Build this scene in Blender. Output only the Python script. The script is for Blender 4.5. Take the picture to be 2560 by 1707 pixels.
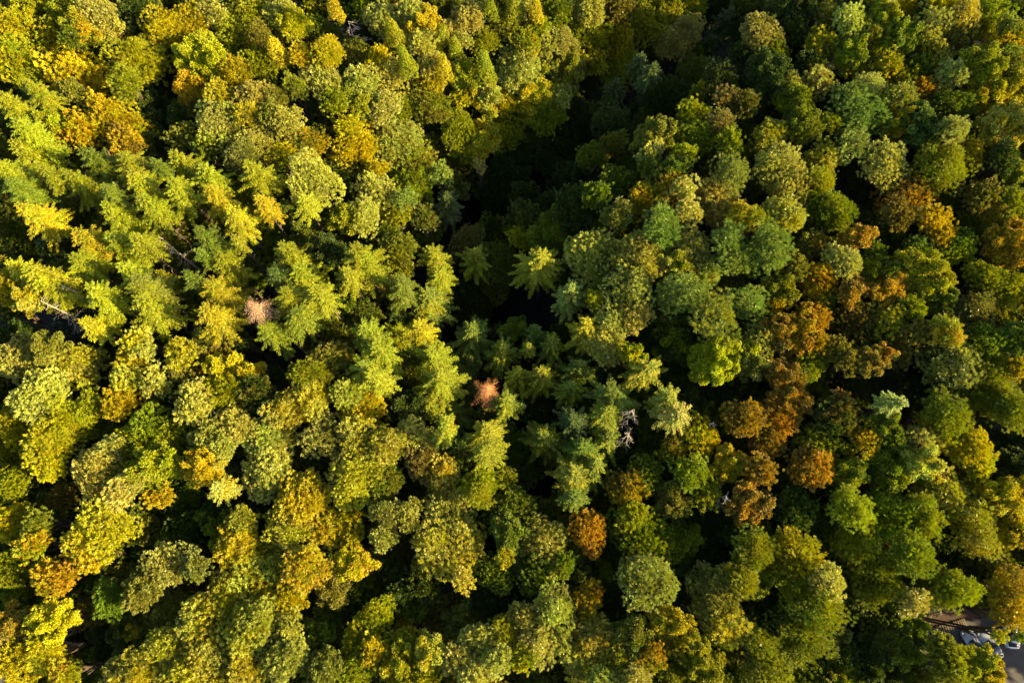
import bpy, math, random, re
import numpy as np
from mathutils import Vector, Matrix

for _o in list(bpy.data.objects):
    bpy.data.objects.remove(_o, do_unlink=True)
S = bpy.context.scene
C = S.collection

# ------------------------------------------------------------------ camera
F = 1707.0                       # focal length in photo pixels (2560 px wide, 24 mm equivalent)
TILT = math.radians(15.6)        # lean away from straight down
CAM_H = 105.0
cam_d = bpy.data.cameras.new('Camera')
cam_d.sensor_width = 36.0
cam_d.lens = 24.0
cam_d.clip_start = 0.5
cam_d.clip_end = 2000
cam = bpy.data.objects.new('Camera', cam_d)
C.objects.link(cam)
cam.location = (0, 0, CAM_H)
cam.rotation_euler = (TILT, 0, 0)
S.camera = cam

# ------------------------------------------------------------------ sky, sun, exposure
SUN_EL = math.radians(22)
SUN_AZ = math.radians(-14)       # measured from +X, towards -Y
w = bpy.data.worlds.new('World')
S.world = w
w.use_nodes = True
nt = w.node_tree
nt.nodes.clear()
out = nt.nodes.new('ShaderNodeOutputWorld')
bg = nt.nodes.new('ShaderNodeBackground')
sky = nt.nodes.new('ShaderNodeTexSky')
sky.sky_type = 'NISHITA'
sky.sun_disc = False
sky.sun_elevation = SUN_EL
sky.sun_rotation = math.pi / 2 - SUN_AZ
bg.inputs['Strength'].default_value = 0.085
nt.links.new(sky.outputs[0], bg.inputs[0])
nt.links.new(bg.outputs[0], out.inputs[0])
sun_d = bpy.data.lights.new('Sun', 'SUN')
sun_d.energy = 5.0
sun_d.angle = math.radians(0.5)
sun_d.color = (1.0, 0.81, 0.39)
sun = bpy.data.objects.new('Sun', sun_d)
C.objects.link(sun)
sv = Vector((math.cos(SUN_EL) * math.cos(SUN_AZ), math.cos(SUN_EL) * math.sin(SUN_AZ), math.sin(SUN_EL)))
sun.rotation_euler = sv.to_track_quat('Z', 'Y').to_euler()
S.view_settings.view_transform = 'Standard'
S.view_settings.look = 'None'
S.view_settings.exposure = 1.86
S.view_settings.gamma = 1.0
S.render.engine = 'CYCLES'
S.cycles.max_bounces = 6
S.cycles.transparent_max_bounces = 4

# ------------------------------------------------------------------ terrain
VAL = [(60, 118), (42, 95), (16, 72), (-9, 53), (-6, 36), (4, 18), (8, 4)]
def seg_dist(x, y, pts):
    best = 1e9
    for (ax, ay), (bx, by) in zip(pts[:-1], pts[1:]):
        dx, dy = bx - ax, by - ay
        t = max(0, min(1, ((x - ax) * dx + (y - ay) * dy) / (dx * dx + dy * dy)))
        best = min(best, math.hypot(x - ax - t * dx, y - ay - t * dy))
    return best
def sm(a, b, v):
    t = max(0.0, min(1.0, (v - a) / (b - a)))
    return t * t * (3 - 2 * t)
def ground(x, y):
    d = seg_dist(x, y, VAL)
    z = -12.0 * math.exp(-(d / 10.5) ** 2) * sm(-6, 30, y)
    z += 5.5 * sm(5, 95, -x)
    z += 5.0 * sm(25, 90, x) * sm(0, 60, y)
    z += 0.5 * math.sin(x * .11 + 1) * math.sin(y * .09) * (1 - sm(35, 50, x) * sm(-5, 10, -y + 5))
    return z
ct, st = math.cos(TILT), math.sin(TILT)
def ray(px, py):
    u = (px - 1280) / F
    v = (853.5 - py) / F
    return u, st + ct * v, -ct + st * v
def at(px, py, h=0.0):
    """world point seen at photo pixel px, py, h metres above the ground"""
    dx, dy, dz = ray(px, py)
    z = h
    for _ in range(14):
        t = (z - CAM_H) / dz
        x, y = dx * t, dy * t
        z = z * .4 + (ground(x, y) + h) * .6
    return x, y, z, t            # t = depth along the optical axis

# ------------------------------------------------------------------ materials
def base_mat(name):
    m = bpy.data.materials.new(name)
    m.use_nodes = True
    n = m.node_tree
    n.nodes.clear()
    o = n.nodes.new('ShaderNodeOutputMaterial')
    return m, n, o
def simple(name, col, rough=.7, metal=0, noise=0.0, scale=3.0, col2=None, bump=0.0, spec=.5, coat=0):
    m, n, o = base_mat(name)
    b = n.nodes.new('ShaderNodeBsdfPrincipled')
    b.inputs['Roughness'].default_value = rough
    b.inputs['Metallic'].default_value = metal
    b.inputs['Specular IOR Level'].default_value = spec
    b.inputs['Coat Weight'].default_value = coat
    b.inputs['Base Color'].default_value = (*col, 1)
    if noise or col2:
        tc = n.nodes.new('ShaderNodeTexCoord')
        nz = n.nodes.new('ShaderNodeTexNoise')
        nz.inputs['Scale'].default_value = scale
        nz.inputs['Detail'].default_value = 8
        n.links.new(tc.outputs['Object'], nz.inputs['Vector'])
        r = n.nodes.new('ShaderNodeValToRGB')
        c2 = col2 or tuple(c * (1 - noise) for c in col)
        r.color_ramp.elements[0].position = .35
        r.color_ramp.elements[1].position = .65
        r.color_ramp.elements[0].color = (*c2, 1)
        r.color_ramp.elements[1].color = (*col, 1)
        n.links.new(nz.outputs['Fac'], r.inputs[0])
        n.links.new(r.outputs[0], b.inputs['Base Color'])
        if bump:
            bp = n.nodes.new('ShaderNodeBump')
            bp.inputs['Strength'].default_value = bump
            n.links.new(nz.outputs['Fac'], bp.inputs['Height'])
            n.links.new(bp.outputs[0], b.inputs['Normal'])
    n.links.new(b.outputs[0], o.inputs[0])
    return m

def foliage_mat(name, gloss, rough, transl):
    m, n, o = base_mat(name)
    L = n.links.new
    oi = n.nodes.new('ShaderNodeObjectInfo')
    a2 = n.nodes.new('ShaderNodeAttribute')
    a2.attribute_type = 'OBJECT'
    a2.attribute_name = 'turn'
    tone = n.nodes.new('ShaderNodeAttribute')
    tone.attribute_name = 'tone'
    geo = n.nodes.new('ShaderNodeNewGeometry')
    nz = n.nodes.new('ShaderNodeTexNoise')
    nz.inputs['Scale'].default_value = .38
    nz.inputs['Detail'].default_value = 3
    L(geo.outputs['Position'], nz.inputs['Vector'])
    ad = n.nodes.new('ShaderNodeMath'); ad.operation = 'MULTIPLY_ADD'
    ad.inputs[1].default_value = .35
    L(tone.outputs['Fac'], ad.inputs[0]); L(nz.outputs['Fac'], ad.inputs[2])
    mr = n.nodes.new('ShaderNodeMapRange')
    mr.inputs['From Min'].default_value = .56
    mr.inputs['From Max'].default_value = .78
    L(ad.outputs[0], mr.inputs['Value'])
    mx = n.nodes.new('ShaderNodeMix'); mx.data_type = 'RGBA'
    L(mr.outputs[0], mx.inputs['Factor'])
    L(oi.outputs['Color'], mx.inputs['A']); L(a2.outputs['Color'], mx.inputs['B'])
    # leaf to leaf brightness (with the shade toned into inner leaves) and hue
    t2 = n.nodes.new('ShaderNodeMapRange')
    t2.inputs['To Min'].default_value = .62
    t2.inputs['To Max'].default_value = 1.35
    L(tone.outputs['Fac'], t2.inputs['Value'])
    hs = n.nodes.new('ShaderNodeHueSaturation')
    hu = n.nodes.new('ShaderNodeMapRange')
    nz2 = n.nodes.new('ShaderNodeTexNoise')
    nz2.inputs['Scale'].default_value = 1.7
    L(geo.outputs['Position'], nz2.inputs['Vector'])
    hu.inputs['From Min'].default_value = .3; hu.inputs['From Max'].default_value = .7
    hu.inputs['To Min'].default_value = .487; hu.inputs['To Max'].default_value = .515
    L(nz2.outputs['Fac'], hu.inputs['Value'])
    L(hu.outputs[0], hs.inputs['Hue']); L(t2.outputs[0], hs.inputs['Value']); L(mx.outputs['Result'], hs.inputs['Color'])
    b = n.nodes.new('ShaderNodeBsdfPrincipled')
    b.inputs['Roughness'].default_value = rough
    b.inputs['Specular IOR Level'].default_value = gloss
    L(hs.outputs[0], b.inputs['Base Color'])
    tr = n.nodes.new('ShaderNodeBsdfTranslucent')
    hs2 = n.nodes.new('ShaderNodeHueSaturation')
    hs2.inputs['Hue'].default_value = .49
    hs2.inputs['Saturation'].default_value = 1.1
    hs2.inputs['Value'].default_value = 1.15
    L(hs.outputs[0], hs2.inputs['Color']); L(hs2.outputs[0], tr.inputs['Color'])
    ms = n.nodes.new('ShaderNodeMixShader')
    ms.inputs[0].default_value = transl
    L(b.outputs[0], ms.inputs[1]); L(tr.outputs[0], ms.inputs[2]); L(ms.outputs[0], o.inputs[0])
    return m
M_LEAF = foliage_mat('broad_leaves', .35, .5, .32)
M_PALE = foliage_mat('pale_waxy_leaves', .7, .45, .25)
M_NEEDLE = foliage_mat('needles', .3, .55, .18)
M_BARK = simple('bark', (.11, .075, .05), .9, noise=.5, scale=6, bump=.4)
M_DEADWOOD = simple('dead_wood', (.50, .40, .32), .85, noise=.35, scale=5)

# ------------------------------------------------------------------ mesh helpers
def mesh_from(name, V, Fq, mat, tone=None, smooth=False):
    me = bpy.data.meshes.new(name)
    V = np.asarray(V, dtype=np.float32)
    Fq = np.asarray(Fq, dtype=np.int32)
    k = Fq.shape[1]
    me.vertices.add(len(V)); me.vertices.foreach_set('co', V.ravel())
    me.loops.add(Fq.size); me.loops.foreach_set('vertex_index', Fq.ravel())
    me.polygons.add(len(Fq)); me.polygons.foreach_set('loop_start', np.arange(0, Fq.size, k, dtype=np.int32))
    if tone is not None:
        a = me.attributes.new('tone', 'FLOAT', 'FACE')
        a.data.foreach_set('value', np.asarray(tone, dtype=np.float32))
    me.polygons.foreach_set('use_smooth', np.full(len(Fq), smooth))
    me.update(); me.validate()
    me.materials.append(mat)
    return me
def norm(a):
    return a / np.maximum(np.linalg.norm(a, axis=-1, keepdims=True), 1e-9)
def leaves(P, A, N, L, W):
    """diamond leaves: base P, axis A, approx normal N, length L, width W -> verts (n,4,3)"""
    A = norm(A)
    B = norm(np.cross(N, A))
    L = np.asarray(L)[:, None]; W = np.asarray(W)[:, None]
    up = norm(np.cross(A, B))
    return np.stack([P, P + A * L * .5 + B * W * .5 , P + A * L - up * L * .12, P + A * L * .5 - B * W * .5], 1)
class Tubes:
    def __init__(s): s.V = []; s.F = []; s.n = 0
    def tube(s, pts, rad, k=6):
        pts = [Vector(p) for p in pts]
        for i, p in enumerate(pts):
            d = (pts[min(i + 1, len(pts) - 1)] - pts[max(i - 1, 0)]).normalized()
            a = d.orthogonal().normalized() if i == 0 else (a - d * a.dot(d)).normalized()
            b = d.cross(a)
            for j in range(k):
                an = 2 * math.pi * j / k
                s.V.append(p + (a * math.cos(an) + b * math.sin(an)) * rad[i])
            if i:
                for j in range(k):
                    s.F.append((s.n + (i - 1) * k + j, s.n + (i - 1) * k + (j + 1) % k, s.n + i * k + (j + 1) % k, s.n + i * k + j))
        s.n += len(pts) * k
    def mesh(s, name, mat):
        return mesh_from(name, [tuple(v) for v in s.V], s.F, mat, smooth=True)

# ------------------------------------------------------------------ crowns
def lobed_quads(R, rng, lobe=.30, spread=.92, k=5, L=.24, W=.13, sp=.21, out=.55, tan=.85, vert=1.0, droop=0.0, rough=.18, cone=0.0):
    cents = []; rads = []
    nl = int(np.clip(3.2 / (lobe ** 2), 14, 110))
    ph = rng.uniform(0, 6.28, 3)
    for i in range(nl):
        zc = 1 - 1.55 * (i + .5) / nl
        az = i * 2.399963 + rng.normal(0, .3)
        rr = math.sqrt(max(0, 1 - zc * zc))
        q = np.array([rr * math.cos(az), rr * math.sin(az), zc * vert])
        if cone:
            u = (1 - zc) / 1.55
            q = np.array([math.cos(az) * (u ** .8) * .95, math.sin(az) * (u ** .8) * .95, (1 - 2 * u) * vert])
        s = spread * rng.uniform(1 - rough, 1 + rough * .7)
        s *= 1 + .13 * math.sin(2 * az + ph[0]) + .10 * math.sin(3 * az + ph[1])
        cents.append(q * R * s * (1 - lobe * .7))
        rads.append(R * lobe * rng.uniform(.7, 1.25))
    cents = np.array(cents); rads = np.array(rads)
    # big shape irregularity: pull some lobes in, push some out
    P = []; N = []; T = []
    for i in range(nl):
        n = max(12, int(4 * math.pi * rads[i] ** 2 / (sp * sp) * .75))
        d = norm(rng.normal(size=(n, 3)))
        c = cents[i] / max(np.linalg.norm(cents[i]), 1e-6)
        d = d[(d @ c) > -.35]
        bump = 1 + .16 * np.sin(d[:, 0] * 7 + i) * np.sin(d[:, 1] * 6 + i * 2) + rng.uniform(-.1, .1, len(d))
        p = cents[i] + d * (rads[i] * bump)[:, None]
        keep = np.ones(len(p), bool)
        for j in range(nl):
            if j != i:
                keep &= np.linalg.norm(p - cents[j], axis=1) > rads[j] * .82
        p = p[keep]; d = d[keep]
        P.append(p); N.append(d); T.append(np.full(len(p), rng.uniform(-.18, .18)))
    P = np.concatenate(P); N = np.concatenate(N); T = np.concatenate(T)
    m = len(P)
    rk = np.repeat(np.arange(m), k)
    Pn = P[rk]; Nn = N[rk]
    t = rng.normal(size=(m * k, 3)); t -= Nn * np.sum(t * Nn, 1, keepdims=True); t = norm(t)
    A = Nn * (out + rng.uniform(-.2, .3, m * k))[:, None] + t * tan
    A[:, 2] -= droop
    A[:, 2] += .12
    nn = norm(Nn + rng.normal(0, .35, (m * k, 3)))
    sc = rng.uniform(.65, 1.25, m * k)
    Q = leaves(Pn, A, nn, L * sc, W * sc)
    tone = np.clip(.5 + T[rk] + np.repeat(rng.normal(0, .12, m), k) + rng.normal(0, .16, m * k), 0, 1)
    # inner leaves close the view through the crown; darker tone paints in the shade there
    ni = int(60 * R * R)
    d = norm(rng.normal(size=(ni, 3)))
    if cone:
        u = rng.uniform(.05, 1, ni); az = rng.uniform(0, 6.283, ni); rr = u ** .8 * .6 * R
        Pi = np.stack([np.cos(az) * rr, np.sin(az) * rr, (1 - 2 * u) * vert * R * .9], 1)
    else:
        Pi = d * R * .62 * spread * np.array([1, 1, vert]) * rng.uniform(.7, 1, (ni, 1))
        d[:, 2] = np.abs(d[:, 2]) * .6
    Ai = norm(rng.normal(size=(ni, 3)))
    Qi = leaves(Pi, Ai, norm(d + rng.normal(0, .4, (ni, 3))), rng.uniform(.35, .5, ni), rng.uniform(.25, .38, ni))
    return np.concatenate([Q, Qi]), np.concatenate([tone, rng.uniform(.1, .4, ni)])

def dome_quads(R, rng, nleaf=20, L=.30, W=.13, gap=.40, rc=.14, out=.75, tan=.75, bump=.13, jit=.30, vert=1.05, low=-.5):
    """domed crown: foliage in separate leafy tufts with shaded gaps between them"""
    ks = rng.normal(size=(7, 3)) * (2.6 + .5 * R) ; ph = rng.uniform(0, 6.28, 7); am = rng.uniform(.5, 1, 7)
    def shell(fac, g, seed_n):
        n = int(2 * math.pi * R * R * (1 - low) * fac * fac / (g * g))
        u = (np.arange(n) + rng.uniform(.2, .8, n)) / n
        zc = 1 - (1 - low) * u
        az = np.arange(n) * 2.399963 + rng.normal(0, .5, n) * 3 / math.sqrt(n)
        rr = np.sqrt(np.maximum(0, 1 - zc * zc))
        d = np.stack([np.cos(az) * rr, np.sin(az) * rr, zc], 1)
        d = norm(d + rng.normal(0, .35 * g / R, (n, 3)))
        nz = sum(am[i] * np.sin(d @ ks[i] + ph[i]) for i in range(7)) / 2.6
        env = 1 + (.14 * np.sin(2 * np.arctan2(d[:, 1], d[:, 0]) + ph[0]) + .11 * np.sin(3 * np.arctan2(d[:, 1], d[:, 0]) + ph[1])) * rr
        r = R * fac * env * (.9 + bump * nz) + rng.uniform(-jit, jit * .5, n)
        return d, r, nz
    d1, r1, n1 = shell(1.0, gap, 0)
    keep = rng.random(len(d1)) < np.clip(.9 + .35 * n1, .45, 1)
    d1, r1, n1 = d1[keep], r1[keep], n1[keep]
    d2, r2, n2 = shell(.72, gap * 1.1, 1)
    d = np.concatenate([d1, d2]); r = np.concatenate([r1, r2]); nz = np.concatenate([n1, n2])
    cen = d * r[:, None] * [1, 1, vert]
    m = len(cen); rk = np.repeat(np.arange(m), nleaf)
    cs = rng.uniform(.65, 1.3, m)
    N0 = norm(d + rng.normal(0, .28, (m, 3)) + [0, 0, .15])
    q = norm(rng.normal(size=(m * nleaf, 3)) + N0[rk] * .9)
    P = cen[rk] + q * (rc * cs[rk] * rng.uniform(.4, 1.1, m * nleaf))[:, None]
    A = N0[rk] * out + q * tan
    nn = norm(N0[rk] + q * .4 + rng.normal(0, .3, (m * nleaf, 3)))
    sc = rng.uniform(.65, 1.2, m * nleaf) * np.sqrt(cs[rk])
    Q = leaves(P, A, nn, L * sc, W * sc)
    tone = np.clip(.5 + .12 * nz[rk] + rng.normal(0, .11, m)[rk] + rng.normal(0, .13, m * nleaf), 0, 1)
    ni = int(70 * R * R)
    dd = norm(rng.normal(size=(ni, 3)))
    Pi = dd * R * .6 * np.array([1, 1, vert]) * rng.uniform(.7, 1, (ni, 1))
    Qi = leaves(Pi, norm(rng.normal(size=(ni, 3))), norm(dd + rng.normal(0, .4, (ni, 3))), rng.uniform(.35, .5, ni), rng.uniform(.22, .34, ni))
    return np.concatenate([Q, Qi]), np.concatenate([tone, rng.uniform(.05, .3, ni)])  # low tone on inner leaves: shade between tufts put into their colour

def multi_dome(R, rng, n, *a, **k):
    """lopsided crown of several merging domes"""
    if R < 1.5: return dome_quads(R, rng, *a, **k)
    Qs = []; Ts = []
    a0 = rng.uniform(0, 6.28)
    for i in range(n):
        an = a0 + i * 6.283 / n + rng.normal(0, .3)
        f = rng.uniform(.46, .68) if i else .72
        off = (1 - f) * R * rng.uniform(.85, 1.12) if i else .15 * R
        q, t = dome_quads(R * f, rng, *a, **k)
        Qs.append(q + np.array([math.cos(an) * off, math.sin(an) * off, R * (rng.uniform(-.12, .22) if i else .25)]))
        Ts.append(np.clip(t + rng.normal(0, .06), 0, 1))
    return np.concatenate(Qs), np.concatenate(Ts)

def bough_quads(R, rng, nb, L, W, k, cl=.13, out=.6, tan=.8, droop=0.0, wide=.30, vert=1.15, sp=.20, stretch=1.0, lean=.5):
    P = []; N = []; T = []; D = []
    ph = rng.uniform(0, 6.28, 3)
    for i in range(nb):
        u = (i + .5) / nb
        zc = 1 - 1.42 * u + rng.normal(0, .06)
        zc = max(-.5, min(.99, zc))
        az = i * 2.399963 + rng.normal(0, .25)
        rr = math.sqrt(max(0, 1 - zc * zc))
        d = np.array([rr * math.cos(az), rr * math.sin(az), zc])
        env = 1 + .14 * math.sin(2 * az + ph[0]) + .10 * math.sin(3 * az + ph[1])
        ln = R * env * rng.uniform(.72, 1.12)
        side = norm(np.cross(d, [0.1, 0, 1.0])); upv = norm(np.cross(side, d))
        tb = rng.uniform(-.17, .17)
        nc = max(6, int(13 * (R ** .75)))
        for c in range(nc):
            s = rng.uniform(.38, 1.0) if c else 1.0
            wv = wide * R * (1.25 - .85 * s) * math.sqrt(rng.random())
            an = rng.uniform(0, 6.283)
            cen = d * ln * s + side * math.cos(an) * wv * 1.25 + upv * math.sin(an) * wv * .8
            cen[2] -= droop * ln * s * s
            rc = (cl * R ** .5 + .08) * rng.uniform(.55, 1.3)
            n = max(5, int(4 * math.pi * rc * rc / (sp * sp)))
            q = norm(rng.normal(size=(n, 3)))
            q = q[(q @ norm(cen + [0, 0, .4 * R])) > -.25]
            pos = cen + q * rc * rng.uniform(.75, 1.1, (len(q), 1)) + d * (q @ d)[:, None] * rc * (stretch - 1)
            P.append(pos); N.append(norm(q + d * lean)); T.append(np.full(len(q), tb + rng.normal(0, .07)))
            D.append(np.repeat(d[None], len(q), 0))
    P = np.concatenate(P) * [1, 1, vert]; N = np.concatenate(N); T = np.concatenate(T); D = np.concatenate(D)
    m = len(P); rk = np.repeat(np.arange(m), k)
    Pn = P[rk]; Nn = N[rk]
    t = rng.normal(size=(m * k, 3)); t -= Nn * np.sum(t * Nn, 1, keepdims=True); t = norm(t)
    A = Nn * (out + rng.uniform(-.2, .3, m * k))[:, None] + t * tan + D[rk] * lean * .6
    A[:, 2] -= droop * .8
    nn = norm(Nn + rng.normal(0, .3, (m * k, 3)) + [0, 0, .15])
    sc = rng.uniform(.65, 1.25, m * k)
    Q = leaves(Pn, A, nn, L * sc, W * sc)
    tone = np.clip(.5 + T[rk] + np.repeat(rng.normal(0, .10, m), k) + rng.normal(0, .15, m * k), 0, 1)
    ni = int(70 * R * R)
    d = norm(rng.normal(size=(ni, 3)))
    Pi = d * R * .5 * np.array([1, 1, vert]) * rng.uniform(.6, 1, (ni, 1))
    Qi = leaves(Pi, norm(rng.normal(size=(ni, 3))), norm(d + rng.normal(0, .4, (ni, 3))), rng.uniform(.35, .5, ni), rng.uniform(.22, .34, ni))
    return np.concatenate([Q, Qi]), np.concatenate([tone, rng.uniform(.05, .3, ni)])  # inner leaves darkened, crown shade painted in by tone

def conifer_quads(R, Hc, rng, dead=False, shag=1.0):
    """spruce: top at z=0, skirt at z=-Hc; whorls of branches with side twigs"""
    Ps = []; As = []; Ns = []; Ls = []; Ws = []; Ts = []
    tubes = Tubes() if dead else None
    z = -.15
    while z > -Hc:
        u = -z / Hc
        env = R * (min(1.0, u * 1.5) ** .8) * (1.0 if u < .8 else 1 - (u - .8) * .9)
        nb = int(rng.integers(5, 8)) if u < .2 else int(rng.integers(6, 9))
        a0 = rng.uniform(0, 6.283)
        for b in range(nb):
            az = a0 + b * 6.283 / nb + rng.normal(0, .16)
            ln = max(.25, env * rng.uniform(.5, 1.15))
            dz0 = .55 - .75 * u + rng.normal(0, .08)
            dirv = np.array([math.cos(az), math.sin(az), 0])
            side = np.array([-math.sin(az), math.cos(az), 0])
            tb = rng.uniform(-.2, .2)
            step = .12 if not dead else .26
            s = .12 if not dead else .05
            pts = [np.array([0, 0, z])]
            while s < ln:
                v = s / ln
                p = np.array([0, 0, z]) + dirv * s + np.array([0, 0, dz0 * s - .28 * ln * v * v * (.6 + u) + .16 * ln * max(0, v - .6)])
                pts.append(p)
                tw = min(.62 * shag, .16 + .42 * (1 - v)) * (ln ** .5) * .75 * rng.uniform(.7, 1.15)
                for sg in (-1, 1):
                    d = dirv * .75 + side * sg * rng.uniform(.7, 1.1) + np.array([0, 0, -.15 + rng.normal(0, .12)])
                    d /= np.linalg.norm(d)
                    segn = max(1, int(tw / .2))
                    for q in range(segn):
                        Ps.append(p + d * q * tw / segn); As.append(d + rng.normal(0, .18, 3)); Ns.append([rng.normal(0, .35), rng.normal(0, .35), 1])
                        Ls.append(tw / segn * 1.35 + .05); Ws.append(.10 if not dead else .035); Ts.append(tb + .12 * v)
                if not dead:
                    Ps.append(p); As.append(dirv + np.array([0, 0, .2]) + rng.normal(0, .2, 3)); Ns.append([0, 0, 1]); Ls.append(.26); Ws.append(.13); Ts.append(tb + .15)
                s += step * rng.uniform(.8, 1.2)
            if dead:
                tubes.tube(pts[::3] + [pts[-1]] if len(pts) > 3 else pts, np.linspace(.035, .008, len(pts[::3]) + 1 if len(pts) > 3 else len(pts)), 4)
        z -= rng.uniform(.32, .52) * (1 + .4 * u)
    Ts = np.array(Ts)
    Q = leaves(np.array(Ps), np.array(As), np.array(Ns, float), np.array(Ls), np.array(Ws))
    tone = np.clip(.5 + Ts + rng.normal(0, .14, len(Ts)), 0, 1)
    if dead:
        return Q, tone, tubes
    ni = int(36 * R * Hc)
    u = rng.uniform(.12, 1, ni); az = rng.uniform(0, 6.283, ni)
    rr = R * np.minimum(1, u * 1.4) ** .8 * rng.uniform(.1, .5, ni)
    Pi = np.stack([np.cos(az) * rr, np.sin(az) * rr, -u * Hc], 1)
    Ai = np.stack([np.cos(az), np.sin(az), -.5 + 0 * az], 1) + rng.normal(0, .5, (ni, 3))
    Qi = leaves(Pi, Ai, norm(rng.normal(size=(ni, 3)) + [0, 0, 1]), rng.uniform(.3, .45, ni), rng.uniform(.16, .26, ni))
    return np.concatenate([Q, Qi]), np.concatenate([tone, rng.uniform(.05, .35, ni)])  # leaves near the stem toned down to paint in the inner shade

def quads_mesh(name, Q, tone, mat):
    return mesh_from(name, Q.reshape(-1, 3), np.arange(len(Q) * 4).reshape(-1, 4), mat, tone)

SIZES = [1.3, 1.9, 2.7, 3.8]
PROTO = {}
RAW = {}
def proto(kind, R, var):
    sz = min(SIZES, key=lambda s: abs(math.log(s / R)))
    key = (kind, sz, var)
    if key in PROTO: return PROTO[key], sz
    rng = np.random.default_rng(hash((ord(kind), int(sz * 10), var)) % 100000)
    lobe = {1.3: .42, 1.9: .36, 2.7: .30, 3.8: .24}[sz]
    nbg = {1.3: 11, 1.9: 16, 2.7: 22, 3.8: 34}[sz]
    if kind == 'b':
        if var == 1: Q, t = bough_quads(sz, rng, int(nbg * 1.3), .25, .13, 5, cl=.12, wide=.32, out=.8, sp=.18, stretch=1.4, lean=.7)
        elif var >= 2: Q, t = multi_dome(sz, rng, 2 + var, 24, .28, .105, gap=.46, rc=.12, out=1.0, tan=.6, bump=.24, jit=.46)
        else: Q, t = dome_quads(sz, rng, 24, .26, .105, gap=.42, rc=.12, out=.9, tan=.65, bump=.20, jit=.42)
        m = M_LEAF
    elif kind == 'p':
        Q, t = (dome_quads(sz, rng, 25, .27, .09, gap=.44, rc=.12, out=.85, tan=.65, bump=.18, jit=.38, vert=1.1) if var == 0 else multi_dome(sz, rng, 3 + var, 25, .27, .09, gap=(.42, .48, .45)[var % 3], rc=.11, out=.85, tan=.65, bump=(.13, .17, .22)[var % 3], jit=.38, vert=1.1)); m = M_PALE
    elif kind == 'f':
        Q, t = multi_dome(sz, rng, 4 + var, 15, .30, .06, gap=.36, rc=.12, out=1.05, tan=.5, bump=.30, jit=.42, vert=1.1); m = M_LEAF
    elif kind == 'n':
        Q, t = dome_quads(sz, rng, 26, .40, .05, gap=.52, rc=.09, out=.85, tan=.75, bump=.28, jit=.5, vert=1.2); m = M_NEEDLE
    elif kind == 'l':
        Q, t = lobed_quads(sz, rng, lobe=.26, L=.25, W=.07, sp=.17, k=5, out=.5, tan=.7, droop=.1, rough=.12, vert=1.9, cone=1); m = M_LEAF
    elif kind == 'c':
        Q, t = conifer_quads(sz, sz * (1.8 + .12 * var) + 1.0, rng, shag=1.1 + .1 * var); m = M_NEEDLE
    me = quads_mesh({'b': 'broadleaf', 'p': 'pale_broadleaf', 'f': 'feathery', 'n': 'pine', 'l': 'larch', 'c': 'spruce'}[kind] + '_crown', Q, t, m)
    PROTO[key] = me
    RAW[key] = (Q, t)
    return me, sz

def limb_trunk(seed):
    """trunk of unit height with limbs spreading in its top third (broadleaf)"""
    r = random.Random(seed); T = Tubes()
    T.tube([(0, 0, -.02), (.02, .01, .2), (.0, .03, .5), (.03, .0, .75), (.0, .0, 1.0)], [.16, .12, .1, .075, .02], 8)
    for i in range(6):
        a = i * 1.05 + r.uniform(-.3, .3); z0 = r.uniform(.58, .8)
        ca, sa = math.cos(a), math.sin(a)
        T.tube([(0, 0, z0), (ca * .25, sa * .25, z0 + .05), (ca * .55, sa * .55, min(.97, z0 + .14))], [.055, .04, .012], 5)
    return T.mesh('limbed_trunk', M_BARK)
def pole_trunk(seed):
    r = random.Random(seed); T = Tubes()
    T.tube([(0, 0, -.02), (0, 0, .3), (.01, 0, .7), (0, 0, 1.0)], [.16, .13, .08, .015], 8)
    for i in range(16):                      # dead stubs and thin bare branches below the green crown
        a = r.uniform(0, 6.28); z0 = r.uniform(.38, .72); l = r.uniform(.3, .75)
        T.tube([(0, 0, z0), (math.cos(a) * l * .6, math.sin(a) * l * .6, z0 + .004), (math.cos(a) * l, math.sin(a) * l, z0 - .012)], [.016, .01, .004], 4)
    return T.mesh('straight_trunk', M_BARK)
TRUNK_B = [limb_trunk(i) for i in range(3)]
TRUNK_C = [pole_trunk(10 + i) for i in range(3)]

COL = {
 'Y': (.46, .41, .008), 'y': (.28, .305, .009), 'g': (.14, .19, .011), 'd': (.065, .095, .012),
 'o': (.20, .205, .022), 'k': (.41, .40, .062), 'G': (.46, .36, .009), 'O': (.44, .275, .014),  # k is lightened: waxy leaf sheen put partly into the colour
 'B': (.25, .19, .028), 'u': (.23, .30, .040),
}
CNAME = {'Y': 'bright yellow', 'y': 'yellow-green', 'g': 'green', 'd': 'dark green', 'o': 'olive', 'k': 'khaki',
         'G': 'golden', 'O': 'orange', 'B': 'brown', 'u': 'blue-green'}

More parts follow.
